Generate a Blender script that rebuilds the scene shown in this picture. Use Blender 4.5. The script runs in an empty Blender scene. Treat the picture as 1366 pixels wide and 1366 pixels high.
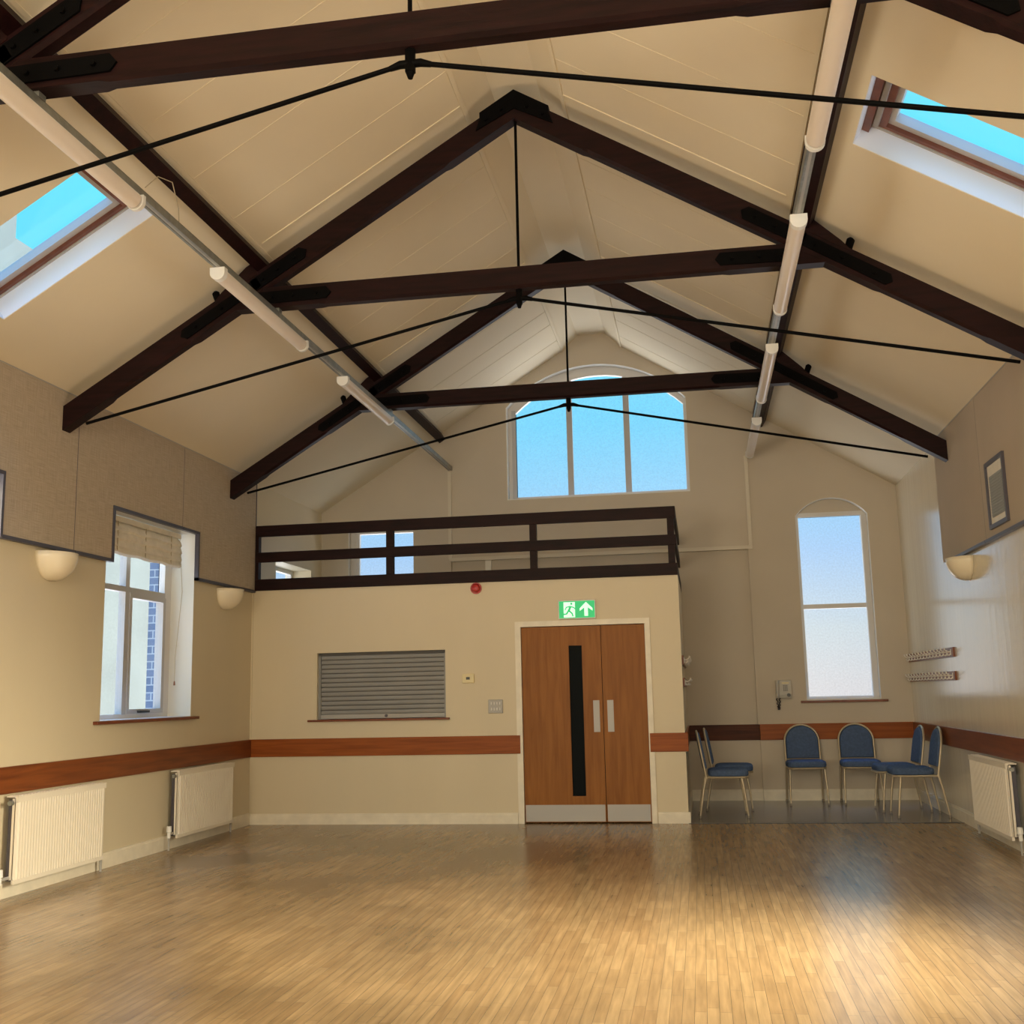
import bpy, bmesh, math, random
from mathutils import Vector, Matrix
from mathutils.geometry import tessellate_polygon
random.seed(7)
sc = bpy.context.scene
PI = math.pi
# ------------------------------------------------------------------ camera
XL, XR, YP, YB = -3.626, 3.782, 11.637, 13.909
XC = (XL + XR) / 2
CAM = Vector((1.2866, 0, 1.3424))
yaw, pit, rol = .1612, .165, -.0221
F = Vector((-math.sin(yaw)*math.cos(pit), math.cos(yaw)*math.cos(pit), math.sin(pit)))
R0 = Vector((math.cos(yaw), math.sin(yaw), 0)); U0 = R0.cross(F)
R = R0*math.cos(rol) + U0*math.sin(rol); U = -R0*math.sin(rol) + U0*math.cos(rol)
cd = bpy.data.cameras.new('camera'); cam = bpy.data.objects.new('camera', cd)
sc.collection.objects.link(cam); sc.camera = cam
m = Matrix((( R.x, U.x, -F.x, CAM.x), (R.y, U.y, -F.y, CAM.y), (R.z, U.z, -F.z, CAM.z), (0, 0, 0, 1)))
cam.matrix_world = m
cd.sensor_width = 36; cd.lens = 36*1460.65/1366
cd.shift_x = -5.73/1366; cd.shift_y = -1.4/1366
cd.clip_start = .05; cd.clip_end = 300
# ------------------------------------------------------------------ exposure
sc.view_settings.view_transform = 'Standard'; sc.view_settings.look = 'None'
sc.view_settings.gamma = 1; sc.view_settings.use_curve_mapping = False
sc.view_settings.exposure = -0.06
sc.cycles.use_denoising = True
sc.cycles.max_bounces = 10; sc.cycles.diffuse_bounces = 5; sc.cycles.transparent_max_bounces = 12
sc.cycles.sample_clamp_indirect = 6
# ------------------------------------------------------------------ sky
w = bpy.data.worlds.new('sky'); sc.world = w; w.use_nodes = True
nt = w.node_tree; nt.nodes.clear()
wo = nt.nodes.new('ShaderNodeOutputWorld'); bg = nt.nodes.new('ShaderNodeBackground')
tc = nt.nodes.new('ShaderNodeTexCoord'); sep = nt.nodes.new('ShaderNodeSeparateXYZ')
rp = nt.nodes.new('ShaderNodeValToRGB')
nt.links.new(tc.outputs['Generated'], sep.inputs[0]); nt.links.new(sep.outputs['Z'], rp.inputs[0])
nt.links.new(rp.outputs[0], bg.inputs[0]); nt.links.new(bg.outputs[0], wo.inputs[0])
el = rp.color_ramp.elements
el[0].position = 0.0; el[0].color = (.68, .69, .72, 1)
el[1].position = 1.0; el[1].color = (.17, .42, 1.0, 1)
for p_, c_ in ((.05, (.60, .70, .76, 1)), (.12, (.40, .63, .92, 1)), (.24, (.20, .68, 1.0, 1)), (.42, (.14, .80, 1.0, 1)), (.68, (.20, .70, 1.0, 1)), (.85, (.17, .42, 1.0, 1))):
    e = el.new(p_); e.color = c_
# the visible band of sky is calm; the zenith and the sunlit ground outside are brighter
st = nt.nodes.new('ShaderNodeValToRGB'); nt.links.new(tc.outputs['Generated'], sep.inputs[0])
ab = nt.nodes.new('ShaderNodeMapRange'); ab.inputs[1].default_value = -1; ab.inputs[2].default_value = 1
nt.links.new(sep.outputs['Z'], ab.inputs[0]); nt.links.new(ab.outputs[0], st.inputs[0])
se = st.color_ramp.elements
GROUND, BAND, ZEN = .55, .118, 1.0
se[0].position = .40; se[0].color = (GROUND,)*3 + (1,); se[1].position = .46; se[1].color = (BAND,)*3 + (1,)
e = se.new(.84); e.color = (BAND,)*3 + (1,)
e = se.new(.93); e.color = (ZEN,)*3 + (1,)
ml = nt.nodes.new('ShaderNodeMath'); ml.operation = 'MULTIPLY'; ml.inputs[1].default_value = 10.0
nt.links.new(st.outputs[0], ml.inputs[0]); nt.links.new(ml.outputs[0], bg.inputs[1])
# ------------------------------------------------------------------ added warm lamps at unseen rear and side openings, standing in for daylight
def area(name, loc, target, sx, sy, power, col, spread=PI):
    l = bpy.data.lights.new(name, 'AREA'); l.shape = 'RECTANGLE'; l.size = sx; l.size_y = sy
    l.energy = power; l.color = col; l.spread = spread
    o = bpy.data.objects.new(name, l); sc.collection.objects.link(o); o.location = loc
    o.rotation_euler = (Vector(target) - Vector(loc)).to_track_quat('-Z', 'Y').to_euler()
    return o
WARM = (1.0, .85, .60); DAY = (.95, .93, 1.0)
YR = -3.2    # rear wall
area('fill_lamp_rear_gable', (XC, YR - .1, 3.9), (XC+.8, 10, .8), 3.4, 2.2, 200, WARM)
area('fill_lamp_rear_left', (-2.1, YR - .1, 1.7), (-1.0, 6, 5.2), 1.6, 2.0, 190, WARM)
area('fill_lamp_rear_right', (2.3, YR - .1, 1.7), (1.6, 6, 5.4), 1.6, 2.0, 135, WARM)
area('fill_lamp_side_left', (XL - .3, 6.2, 2.1), (XC, 6.2, 1.0), 1.5, 1.7, 45, WARM)
area('fill_lamp_side_right', (XR + .3, 6.0, 2.1), (.6, 5.75, 0), 1.5, 1.7, 150, (1, .88, .62), math.radians(75))

# ------------------------------------------------------------------ materials
def mat(name, col, rough=.6, metal=0, spec=.5, var=0, vscale=4, bump=0, bscale=60, stretch=(1, 1, 1), emit=0, coat=0):
    M = bpy.data.materials.new(name); M.use_nodes = True; n = M.node_tree; b = n.nodes['Principled BSDF']
    b.inputs['Base Color'].default_value = (*col, 1); b.inputs['Roughness'].default_value = rough
    b.inputs['Metallic'].default_value = metal; b.inputs['Specular IOR Level'].default_value = spec
    b.inputs['Coat Weight'].default_value = coat; b.inputs['Coat Roughness'].default_value = .15
    t = n.nodes.new('ShaderNodeTexCoord'); mp = n.nodes.new('ShaderNodeMapping'); mp.inputs['Scale'].default_value = stretch
    n.links.new(t.outputs['Object'], mp.inputs[0])
    if var:
        nz = n.nodes.new('ShaderNodeTexNoise'); nz.inputs['Scale'].default_value = vscale; nz.inputs['Detail'].default_value = 5
        cr = n.nodes.new('ShaderNodeValToRGB')
        cr.color_ramp.elements[0].color = (*[c*(1-var) for c in col], 1); cr.color_ramp.elements[1].color = (*[min(1, c*(1+var)) for c in col], 1)
        cr.color_ramp.elements[0].position = .3; cr.color_ramp.elements[1].position = .7
        n.links.new(mp.outputs[0], nz.inputs[0]); n.links.new(nz.outputs[0], cr.inputs[0]); n.links.new(cr.outputs[0], b.inputs['Base Color'])
    if bump:
        nb = n.nodes.new('ShaderNodeTexNoise'); nb.inputs['Scale'].default_value = bscale; nb.inputs['Detail'].default_value = 3
        bp = n.nodes.new('ShaderNodeBump'); bp.inputs['Strength'].default_value = bump; bp.inputs['Distance'].default_value = .01
        n.links.new(mp.outputs[0], nb.inputs[0]); n.links.new(nb.outputs[0], bp.inputs['Height']); n.links.new(bp.outputs[0], b.inputs['Normal'])
    if emit:
        b.inputs['Emission Color'].default_value = (*col, 1); b.inputs['Emission Strength'].default_value = emit
    return M
M_wall = mat('cream_gloss_paint', (.68, .595, .43), .42, spec=.35, var=.03, vscale=1.2, bump=.25, bscale=5, stretch=(1, 1, .25))
M_wallr = mat('cream_gloss_paint_brushed', (.74, .68, .55), .22, spec=.6, coat=.6, var=.03, vscale=2, bump=.35, bscale=6, stretch=(1, 1.4, .18))
M_back = mat('cream_matt_paint', (.58, .515, .42), .6, spec=.2, var=.03, vscale=1.5)
M_ceil = mat('ceiling_cream', (.77, .68, .51), .8, spec=.1, var=.03, vscale=1.0)
M_white = mat('white_gloss_paint', (.80, .77, .70), .35)
M_skirt = mat('skirting_cream', (.80, .74, .61), .4, var=.07, vscale=9)
M_dark = mat('dark_stained_timber', (.013, .0032, .0032), .5, spec=.16, var=.45, vscale=5, stretch=(.6, 3, 6), bump=.1, bscale=20)
M_iron = mat('black_iron', (.003, .0028, .003), .6, spec=.04)
M_galv = mat('galvanised_steel', (.30, .31, .29), .45, metal=.7, var=.15, vscale=20)
M_hess = mat('hessian_fabric', (.50, .41, .30), .95, spec=.05, var=.10, vscale=1.5)
M_hess_r = mat('plain_panel_fabric', (.47, .40, .32), .9, spec=.1, var=.05, vscale=1.2)
M_trim = mat('slate_grey_trim', (.075, .07, .09), .4)
M_upvc = mat('white_upvc', (.70, .68, .66), .35)
M_alu = mat('pale_window_frame', (.50, .49, .49), .4)
M_sash = mat('varnished_pine', (.17, .058, .035), .35, var=.2, vscale=8)
M_line = mat('sky_tinted_white_paint', (.78, .83, .92), .5, spec=.2)  # white paint tinted blue to imitate skylight on the reveal
M_line2 = mat('pale_reveal_paint', (.74, .74, .70), .4, spec=.4)
M_phone = mat('pale_grey_plastic', (.52, .50, .45), .4)
M_batten = mat('cream_batten', (.66, .60, .49), .5)
M_diff = mat('opal_diffuser', (.78, .70, .62), .35)
M_cap = mat('white_plastic', (.82, .82, .80), .4)
M_cream = mat('cream_ceramic', (.85, .76, .58), .22)
M_rad = mat('radiator_enamel', (.82, .76, .65), .35)
M_shut = mat('shutter_aluminium', (.27, .27, .265), .55, metal=.2, var=.06, vscale=3)
M_shutd = mat('shutter_joint', (.08, .075, .07), .6)
M_steel = mat('brushed_steel', (.42, .41, .40), .55, metal=.4)
M_grey = mat('grey_plastic', (.36, .34, .33), .45)
M_black = mat('black_plastic', (.015, .015, .017), .35)
M_red = mat('red_plastic', (.45, .02, .02), .35)
M_ivory = mat('ivory_plastic', (.78, .68, .40), .45)
M_blue = mat('blue_upholstery', (.085, .130, .235), .9, spec=.1, var=.15, vscale=40, bump=.2, bscale=250)
M_frame = mat('champagne_frame', (.50, .42, .29), .35, metal=.35)
M_foot = mat('rubber_foot', (.25, .22, .18), .8)
M_blind = mat('cream_blind_fabric', (.82, .77, .66), .85, var=.08, vscale=10)
M_cord = mat('cord', (.45, .38, .26), .8)
M_vinyl = mat('grey_vinyl', (.20, .195, .20), .2, spec=.5, var=.08, vscale=30)
M_green = mat('lit_green_sign', (.0, .42, .13), .4, emit=.8)
M_pict = mat('lit_white_pictogram', (.62, 1, .80), .4, emit=.75)
M_hookm = mat('white_enamel_hooks', (.82, .78, .72), .25)
M_neigh = mat('neighbour_render', (.40, .375, .29), .9, var=.1, vscale=.6)
M_vent = mat('vent_grey', (.30, .31, .29), .5)
M_chip = mat('painted_metal_grey', (.40, .39, .37), .4)

def wood(name, c0, c1, scale, rough, stretch, coat=0, spec=.35):
    M = bpy.data.materials.new(name); M.use_nodes = True; n = M.node_tree; b = n.nodes['Principled BSDF']
    t = n.nodes.new('ShaderNodeTexCoord'); mp = n.nodes.new('ShaderNodeMapping'); mp.inputs['Scale'].default_value = stretch
    nz = n.nodes.new('ShaderNodeTexNoise'); nz.inputs['Scale'].default_value = scale; nz.inputs['Detail'].default_value = 8; nz.inputs['Distortion'].default_value = .6
    cr = n.nodes.new('ShaderNodeValToRGB'); cr.color_ramp.elements[0].color = (*c0, 1); cr.color_ramp.elements[1].color = (*c1, 1)
    cr.color_ramp.elements[0].position = .3; cr.color_ramp.elements[1].position = .68
    n.links.new(t.outputs['Object'], mp.inputs[0]); n.links.new(mp.outputs[0], nz.inputs[0]); n.links.new(nz.outputs[0], cr.inputs[0])
    n.links.new(cr.outputs[0], b.inputs['Base Color']); b.inputs['Roughness'].default_value = rough; b.inputs['Coat Weight'].default_value = coat; b.inputs['Specular IOR Level'].default_value = spec
    return M
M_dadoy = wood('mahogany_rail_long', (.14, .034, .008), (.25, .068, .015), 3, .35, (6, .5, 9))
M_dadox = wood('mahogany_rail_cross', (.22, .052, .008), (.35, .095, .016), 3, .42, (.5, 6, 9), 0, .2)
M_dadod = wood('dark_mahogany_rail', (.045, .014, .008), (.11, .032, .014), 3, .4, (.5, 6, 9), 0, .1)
M_sill = wood('hardwood_sill', (.14, .035, .014), (.22, .06, .02), 4, .35, (2, 2, 8))
M_door = wood('oak_veneer', (.23, .078, .010), (.32, .120, .019), 2.2, .45, (9, 3, .7), 0, .22)

def floor_mat():
    M = bpy.data.materials.new('maple_strip_floor'); M.use_nodes = True; n = M.node_tree; b = n.nodes['Principled BSDF']
    L = n.links.new; N = n.nodes.new
    t = N('ShaderNodeTexCoord'); s = N('ShaderNodeSeparateXYZ'); c = N('ShaderNodeCombineXYZ')
    L(t.outputs['Object'], s.inputs[0]); L(s.outputs['Y'], c.inputs['X']); L(s.outputs['X'], c.inputs['Y'])
    br = N('ShaderNodeTexBrick'); br.offset = .43; br.offset_frequency = 2; br.squash = .7; br.squash_frequency = 3
    br.inputs['Scale'].default_value = 1; br.inputs['Brick Width'].default_value = .62; br.inputs['Row Height'].default_value = .052
    br.inputs['Mortar Size'].default_value = .0011; br.inputs['Mortar Smooth'].default_value = .3
    br.inputs['Color1'].default_value = (.31, .20, .098, 1); br.inputs['Color2'].default_value = (.385, .262, .135, 1)
    br.inputs['Mortar'].default_value = (.14, .085, .042, 1); br.inputs['Bias'].default_value = .1
    L(c.outputs[0], br.inputs['Vector'])
    # grain and scuffs
    mp = N('ShaderNodeMapping'); mp.inputs['Scale'].default_value = (14, .9, 1); L(t.outputs['Object'], mp.inputs[0])
    g = N('ShaderNodeTexNoise'); g.inputs['Scale'].default_value = 3; g.inputs['Detail'].default_value = 8; L(mp.outputs[0], g.inputs[0])
    gr = N('ShaderNodeMapRange'); gr.inputs[1].default_value = .3; gr.inputs[2].default_value = .7; gr.inputs[3].default_value = .80; gr.inputs[4].default_value = 1.14
    L(g.outputs[0], gr.inputs[0])
    st = N('ShaderNodeTexNoise'); st.inputs['Scale'].default_value = .9; st.inputs['Detail'].default_value = 4; L(t.outputs['Object'], st.inputs[0])
    sr = N('ShaderNodeMapRange'); sr.inputs[1].default_value = .35; sr.inputs[2].default_value = .65; sr.inputs[3].default_value = .64; sr.inputs[4].default_value = 1.08
    L(st.outputs[0], sr.inputs[0])
    # dark blotches are strong in the middle and left, fading out to the right
    wx = N('ShaderNodeMapRange'); wx.inputs[1].default_value = 2.2; wx.inputs[2].default_value = -.5; wx.inputs[3].default_value = 0; wx.inputs[4].default_value = 1; L(s.outputs['X'], wx.inputs[0])
    sm_ = N('ShaderNodeMix'); sm_.data_type = 'FLOAT'; sm_.inputs[2].default_value = 1.0; L(wx.outputs[0], sm_.inputs[0]); L(sr.outputs[0], sm_.inputs[3])
    mu = N('ShaderNodeMath'); mu.operation = 'MULTIPLY'; L(gr.outputs[0], mu.inputs[0]); L(sm_.outputs[0], mu.inputs[1])
    mx = N('ShaderNodeVectorMath'); mx.operation = 'SCALE'; L(br.outputs['Color'], mx.inputs[0]); L(mu.outputs[0], mx.inputs['Scale'])
    L(mx.outputs[0], b.inputs['Base Color'])
    rr = N('ShaderNodeMapRange'); rr.inputs[3].default_value = .25; rr.inputs[4].default_value = .28; L(g.outputs[0], rr.inputs[0]); L(rr.outputs[0], b.inputs['Roughness'])
    bp = N('ShaderNodeBump'); bp.inputs['Strength'].default_value = .08; bp.inputs['Distance'].default_value = .001
    L(br.outputs['Fac'], bp.inputs['Height']); bp.invert = True; L(bp.outputs[0], b.inputs['Normal'])
    b.inputs['Specular IOR Level'].default_value = .5; b.inputs['Coat Weight'].default_value = .12; b.inputs['Coat Roughness'].default_value = .18
    return M
M_floor = floor_mat()

def hess_mat():
    M = bpy.data.materials.new('woven_hessian'); M.use_nodes = True; n = M.node_tree; b = n.nodes['Principled BSDF']
    L = n.links.new; N = n.nodes.new
    t = N('ShaderNodeTexCoord'); out = []
    for sc_ in ((1, 5, 170), (1, 140, 5)):
        mp = N('ShaderNodeMapping'); mp.inputs['Scale'].default_value = sc_; L(t.outputs['Object'], mp.inputs[0])
        z = N('ShaderNodeTexNoise'); z.inputs['Scale'].default_value = 1.3; z.inputs['Detail'].default_value = 3; L(mp.outputs[0], z.inputs[0]); out.append(z)
    a = N('ShaderNodeMath'); a.operation = 'ADD'; L(out[0].outputs[0], a.inputs[0]); L(out[1].outputs[0], a.inputs[1])
    cr = N('ShaderNodeValToRGB'); h = N('ShaderNodeMath'); h.operation = 'MULTIPLY'; h.inputs[1].default_value = .5
    L(a.outputs[0], h.inputs[0]); L(h.outputs[0], cr.inputs[0])
    cr.color_ramp.elements[0].position = .38; cr.color_ramp.elements[0].color = (.41, .345, .265, 1)
    cr.color_ramp.elements[1].position = .62; cr.color_ramp.elements[1].color = (.54, .465, .37, 1)
    L(cr.outputs[0], b.inputs['Base Color']); b.inputs['Roughness'].default_value = .95; b.inputs['Specular IOR Level'].default_value = .05
    bp = N('ShaderNodeBump'); bp.inputs['Strength'].default_value = .3; bp.inputs['Distance'].default_value = .003
    L(h.outputs[0], bp.inputs['Height']); L(bp.outputs[0], b.inputs['Normal'])
    return M
M_hess = hess_mat()

def brick_mat():
    M = bpy.data.materials.new('outside_brick'); M.use_nodes = True; n = M.node_tree; b = n.nodes['Principled BSDF']
    t = n.nodes.new('ShaderNodeTexCoord'); s = n.nodes.new('ShaderNodeSeparateXYZ'); c = n.nodes.new('ShaderNodeCombineXYZ')
    n.links.new(t.outputs['Object'], s.inputs[0]); n.links.new(s.outputs['X'], c.inputs['X']); n.links.new(s.outputs['Z'], c.inputs['Y'])
    br = n.nodes.new('ShaderNodeTexBrick'); br.inputs['Scale'].default_value = 1; br.inputs['Brick Width'].default_value = .215; br.inputs['Row Height'].default_value = .075
    br.inputs['Mortar Size'].default_value = .006; br.inputs['Color1'].default_value = (.08, .13, .24, 1); br.inputs['Color2'].default_value = (.12, .17, .28, 1); br.inputs['Mortar'].default_value = (.35, .42, .5, 1)
    n.links.new(c.outputs[0], br.inputs['Vector']); n.links.new(br.outputs['Color'], b.inputs['Base Color']); return M
M_brick = brick_mat()

def glass_mat(name, tint, gl=.05, rough=.05, ripple=0):
    M = bpy.data.materials.new(name); M.use_nodes = True; n = M.node_tree; n.nodes.clear(); L = n.links.new
    o = n.nodes.new('ShaderNodeOutputMaterial'); tr = n.nodes.new('ShaderNodeBsdfTransparent'); tr.inputs[0].default_value = (*tint, 1)
    g = n.nodes.new('ShaderNodeBsdfGlossy'); g.inputs['Roughness'].default_value = rough
    mx = n.nodes.new('ShaderNodeMixShader'); mx.inputs[0].default_value = gl
    if ripple:
        t = n.nodes.new('ShaderNodeTexCoord'); nz = n.nodes.new('ShaderNodeTexNoise'); nz.inputs['Scale'].default_value = 45; nz.inputs['Detail'].default_value = 3
        cr = n.nodes.new('ShaderNodeValToRGB'); cr.color_ramp.elements[0].color = (*[x*(1-ripple) for x in tint], 1); cr.color_ramp.elements[1].color = (*tint, 1)
        cr.color_ramp.elements[0].position = .35; cr.color_ramp.elements[1].position = .65
        L(t.outputs['Object'], nz.inputs[0]); L(nz.outputs[0], cr.inputs[0]); L(cr.outputs[0], tr.inputs[0])
    L(tr.outputs[0], mx.inputs[1]); L(g.outputs[0], mx.inputs[2]); L(mx.outputs[0], o.inputs[0]); return M
M_glass = glass_mat('clear_pane', (.98, .99, 1))
M_frost = glass_mat('patterned_pane', (1, 1, 1), .04, .3, .035)
M_dglass = mat('dark_vision_glass', (.006, .008, .009), .4, spec=.03)

# ------------------------------------------------------------------ mesh helpers
def obj(name, bm, m, parent=None, smooth=False, fixn=True):
    if fixn: bmesh.ops.recalc_face_normals(bm, faces=bm.faces)
    if parent is not None and not (parent.type == 'EMPTY' and parent.get('_local')):
        p = Vector((0, 0, 0)); q = parent
        while q is not None: p += q.location; q = q.parent
        bmesh.ops.translate(bm, verts=bm.verts, vec=-p)
    me = bpy.data.meshes.new(name); bm.to_mesh(me); bm.free()
    for mm in (m if isinstance(m, (list, tuple)) else [m]): me.materials.append(mm)
    if smooth:
        for p_ in me.polygons: p_.use_smooth = True
        try: me.set_sharp_from_angle(angle=math.radians(40))
        except Exception: pass
    o = bpy.data.objects.new(name, me); sc.collection.objects.link(o)
    if parent: o.parent = parent
    return o
def thing(name, label, cat, loc=(0, 0, 0), group=None, rz=0):
    o = bpy.data.objects.new(name, None); sc.collection.objects.link(o); o.location = loc; o.rotation_euler = (0, 0, rz)
    o.empty_display_size = .1
    o['label'] = label; o['category'] = cat
    if group: o['group'] = group
    return o
def tag(o, label, cat, group=None):
    o['label'] = label; o['category'] = cat
    if group: o['group'] = group
    return o
def struct(name, bm, m, parent=None, label=None, cat=None, smooth=False):
    o = obj(name, bm, m, parent, smooth)
    if parent is None:
        o['kind'] = 'structure'
        if label: o['label'] = label; o['category'] = cat or name.split('_')[0]
    return o
def sthing(name, label, cat, loc=(0, 0, 0)):
    o = thing(name, label, cat, loc); o['kind'] = 'structure'; return o
def box(bm, x0, x1, y0, y1, z0, z1, bev=0, mi=0):
    r = bmesh.ops.create_cube(bm, size=1)
    vs = r['verts']
    for v in vs:
        v.co = Vector(((x0+x1)/2 + v.co.x*(x1-x0), (y0+y1)/2 + v.co.y*(y1-y0), (z0+z1)/2 + v.co.z*(z1-z0)))
    fs = set(f for v in vs for f in v.link_faces)
    for f in fs: f.material_index = mi
    if bev:
        es = list(set(e for v in vs for e in v.link_edges))
        bmesh.ops.bevel(bm, geom=es, offset=bev, segments=2, affect='EDGES', profile=.5)
    return bm
def nb(): return bmesh.new()
def B(*a, **k): return box(nb(), *a, **k)
def prism(bm, pts, f0, f1, mi=0):
    """pts: 2D list; f0, f1 map (a,b) -> Vector for either end"""
    a = [bm.verts.new(f0(*p)) for p in pts]; b = [bm.verts.new(f1(*p)) for p in pts]
    fs = [bm.faces.new(a), bm.faces.new(b[::-1])]
    for i in range(len(pts)): fs.append(bm.faces.new((a[i], b[i], b[(i+1) % len(pts)], a[(i+1) % len(pts)])))
    for f in fs: f.material_index = mi
    return bm
def xz(bm, pts, y0, y1, mi=0): return prism(bm, pts, lambda a, b: Vector((a, y0, b)), lambda a, b: Vector((a, y1, b)), mi)
def yz(bm, pts, x0, x1, mi=0): return prism(bm, pts, lambda a, b: Vector((x0, a, b)), lambda a, b: Vector((x1, a, b)), mi)
def xy(bm, pts, z0, z1, mi=0): return prism(bm, pts, lambda a, b: Vector((a, b, z0)), lambda a, b: Vector((a, b, z1)), mi)
def slab(bm, outline, holes, f0, f1):
    """plate with holes between maps f0 and f1"""
    loops = [outline] + holes
    flat = [p for l in loops for p in l]
    tris = tessellate_polygon([[Vector((p[0], p[1], 0)) for p in l] for l in loops])
    a = [bm.verts.new(f0(*p)) for p in flat]; b = [bm.verts.new(f1(*p)) for p in flat]
    for t in tris:
        try: bm.faces.new([a[i] for i in t]); bm.faces.new([b[i] for i in t][::-1])
        except ValueError: pass
    k = 0
    for l in loops:
        n = len(l)
        for i in range(n):
            i0, i1 = k+i, k+(i+1) % n
            bm.faces.new((a[i0], a[i1], b[i1], b[i0]))
        k += n
    bmesh.ops.dissolve_limit(bm, angle_limit=.001, verts=bm.verts, edges=bm.edges)
    return bm
def rect(a0, a1, b0, b1): return [(a0, b0), (a1, b0), (a1, b1), (a0, b1)]
def arch(a0, a1, b0, bs, bt, n=20):
    """arched outline: base b0, springing bs, crown bt (circular segment)"""
    c = (a0+a1)/2; h = (a1-a0)/2; r_ = bt-bs; Rr = (h*h + r_*r_)/(2*r_); t0 = math.asin(min(1, h/Rr))
    pts = [(a0, b0), (a1, b0)]
    for i in range(n+1):
        t = t0 - 2*t0*i/n; pts.append((c + Rr*math.sin(t), bt - Rr + Rr*math.cos(t)))
    return pts
def ring(bm, o, i, f0, f1):  # frame from two outlines with equal counts
    n = len(o)
    v = [[bm.verts.new(f(*p)) for p in l] for l in (o, i) for f in (f0, f1)]
    o0, o1, i0, i1 = v
    for k in range(n):
        j = (k+1) % n
        bm.faces.new((o0[k], o0[j], i0[j], i0[k])); bm.faces.new((o1[j], o1[k], i1[k], i1[j]))
        bm.faces.new((o0[j], o0[k], o1[k], o1[j])); bm.faces.new((i0[k], i0[j], i1[j], i1[k]))
    return bm
def tube(bm, path, r, n=10, cap=True, mi=0):
    P = [Vector(p) for p in path]; rr = r if isinstance(r, (list, tuple)) else [r]*len(P); rings = []
    up = None
    for i, p in enumerate(P):
        d = (P[min(i+1, len(P)-1)] - P[max(i-1, 0)]).normalized()
        if up is None: up = Vector((0, 0, 1)) if abs(d.z) < .9 else Vector((1, 0, 0))
        a = d.cross(up).normalized(); b2 = a.cross(d).normalized(); up = b2
        rings.append([bm.verts.new(p + a*rr[i]*math.cos(2*PI*k/n) + b2*rr[i]*math.sin(2*PI*k/n)) for k in range(n)])
    for i in range(len(P)-1):
        for k in range(n):
            f = bm.faces.new((rings[i][k], rings[i][(k+1) % n], rings[i+1][(k+1) % n], rings[i+1][k])); f.material_index = mi
    if cap: bm.faces.new(rings[0][::-1]).material_index = mi; bm.faces.new(rings[-1]).material_index = mi
    return bm
def T(*a, **k): return tube(nb(), *a, **k)

# ------------------------------------------------------------------ room shell
S = .612; EZ = 3.78; TH = .35
IX, IY = (lambda a, b: Vector((XL, a, b))), (lambda a, b: Vector((XL-TH, a, b)))
winL = [rect(8.52, 10.18, 1.19, 2.99), rect(5.40, 7.06, 1.19, 2.99), rect(12.30, 13.52, 2.42, 2.97)]
struct('wall_left', slab(nb(), rect(YR-.35, YB+.4, -.1, 4.1), winL, IX, IY), M_wall, label='long cream painted wall on the window side below the woven panels', cat='wall')
winR = [rect(5.3, 6.9, 1.19, 2.99)]
struct('wall_right', slab(nb(), rect(YR-.35, YB+.4, -.1, 4.1), winR, lambda a, b: Vector((XR, a, b)), lambda a, b: Vector((XR+TH, a, b))), M_wallr, label='glossy cream wall with coat hooks and one radiator', cat='wall')
# back wall with gable and central recess
GA = arch(-1.09, 1.275, 3.835, 5.08, 5.60)
RW = arch(2.553, 3.425, 1.178, 3.45, 3.665)
LWn = rect(-3.25, -2.36, 2.72, 3.515)
gz = EZ + S*(XC-.38-XL) + .4
outl = [(XL-.35, -.1), (-1.85, -.1), (-1.85, 3.09), (1.975, 3.09), (1.975, -.1), (XR+.35, -.1), (XR+.35, 3.9), (XC+.3, 6.3), (XC-.3, 6.3), (XL-.35, 3.9)]
struct('wall_back', slab(nb(), outl, [GA, RW, LWn], lambda a, b: Vector((a, YB, b)), lambda a, b: Vector((a, YB+TH, b))), M_back, label='cream gable end wall with arched windows', cat='wall')
struct('wall_back_recess', B(-1.87, 1.995, YB+.045, YB+.3, -.1, 3.11), M_back, label='shallow recessed panel in the gable wall beside the partition', cat='wall')
# rear wall
struct('wall_rear', slab(nb(), [(XL-.35, -.1), (XR+.35, -.1), (XR+.35, 3.9), (XC+.3, 6.3), (XC-.3, 6.3), (XL-.35, 3.9)],
       [rect(XC-1.8, XC+1.8, 2.75, 4.95), rect(-3.0, -1.2, .6, 2.6), rect(1.4, 3.2, .6, 2.6)],
       lambda a, b: Vector((a, YR, b)), lambda a, b: Vector((a, YR-.3, b))), M_wall)
# floors
struct('floor', xy(nb(), [(XL-.3, YR-.3), (XR+.3, YR-.3), (XR+.3, 11.6), (1.0, 11.64), (1.0, YB+.3), (XL-.3, YB+.3)], -.12, 0), M_floor, label='scuffed maple strip floor of the hall', cat='floor')
struct('floor_vinyl', xy(nb(), [(1.0, 11.64), (XR+.3, 11.60), (XR+.3, YB+.3), (1.0, YB+.3)], -.12, 0), M_vinyl, label='grey vinyl floor in the alcove beyond the partition', cat='floor')
# partition box under the gallery
DX0, DX1, DZ = -.587, .733, 2.040
hatch = rect(-2.862, -1.418, 1.10, 1.825)
struct('wall_front', slab(nb(), [(XL-.1, -.05), (DX0-.02, -.05), (DX0-.02, DZ+.01), (DX1+.02, DZ+.01), (DX1+.02, -.05), (1.104, -.05), (1.104, 2.545), (XL-.1, 2.545)],
       [hatch], lambda a, b: Vector((a, YP, b)), lambda a, b: Vector((a, YP+.14, b))), M_wall, label='cream partition wall under the gallery with serving hatch', cat='wall')
struct('wall_side', B(.98, 1.104, YP+.14, YB+.045, -.05, 2.54), M_wall, label='narrow end of the partition turning toward the gable wall', cat='wall')
struct('floor_gallery', B(XL-.05, 1.10, YP+.02, YB+.05, 2.545, 2.60), M_back)
struct('wall_lobby', B(-1.2, .98, YP+1.3, YP+1.36, 0, 2.54), M_black)
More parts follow.
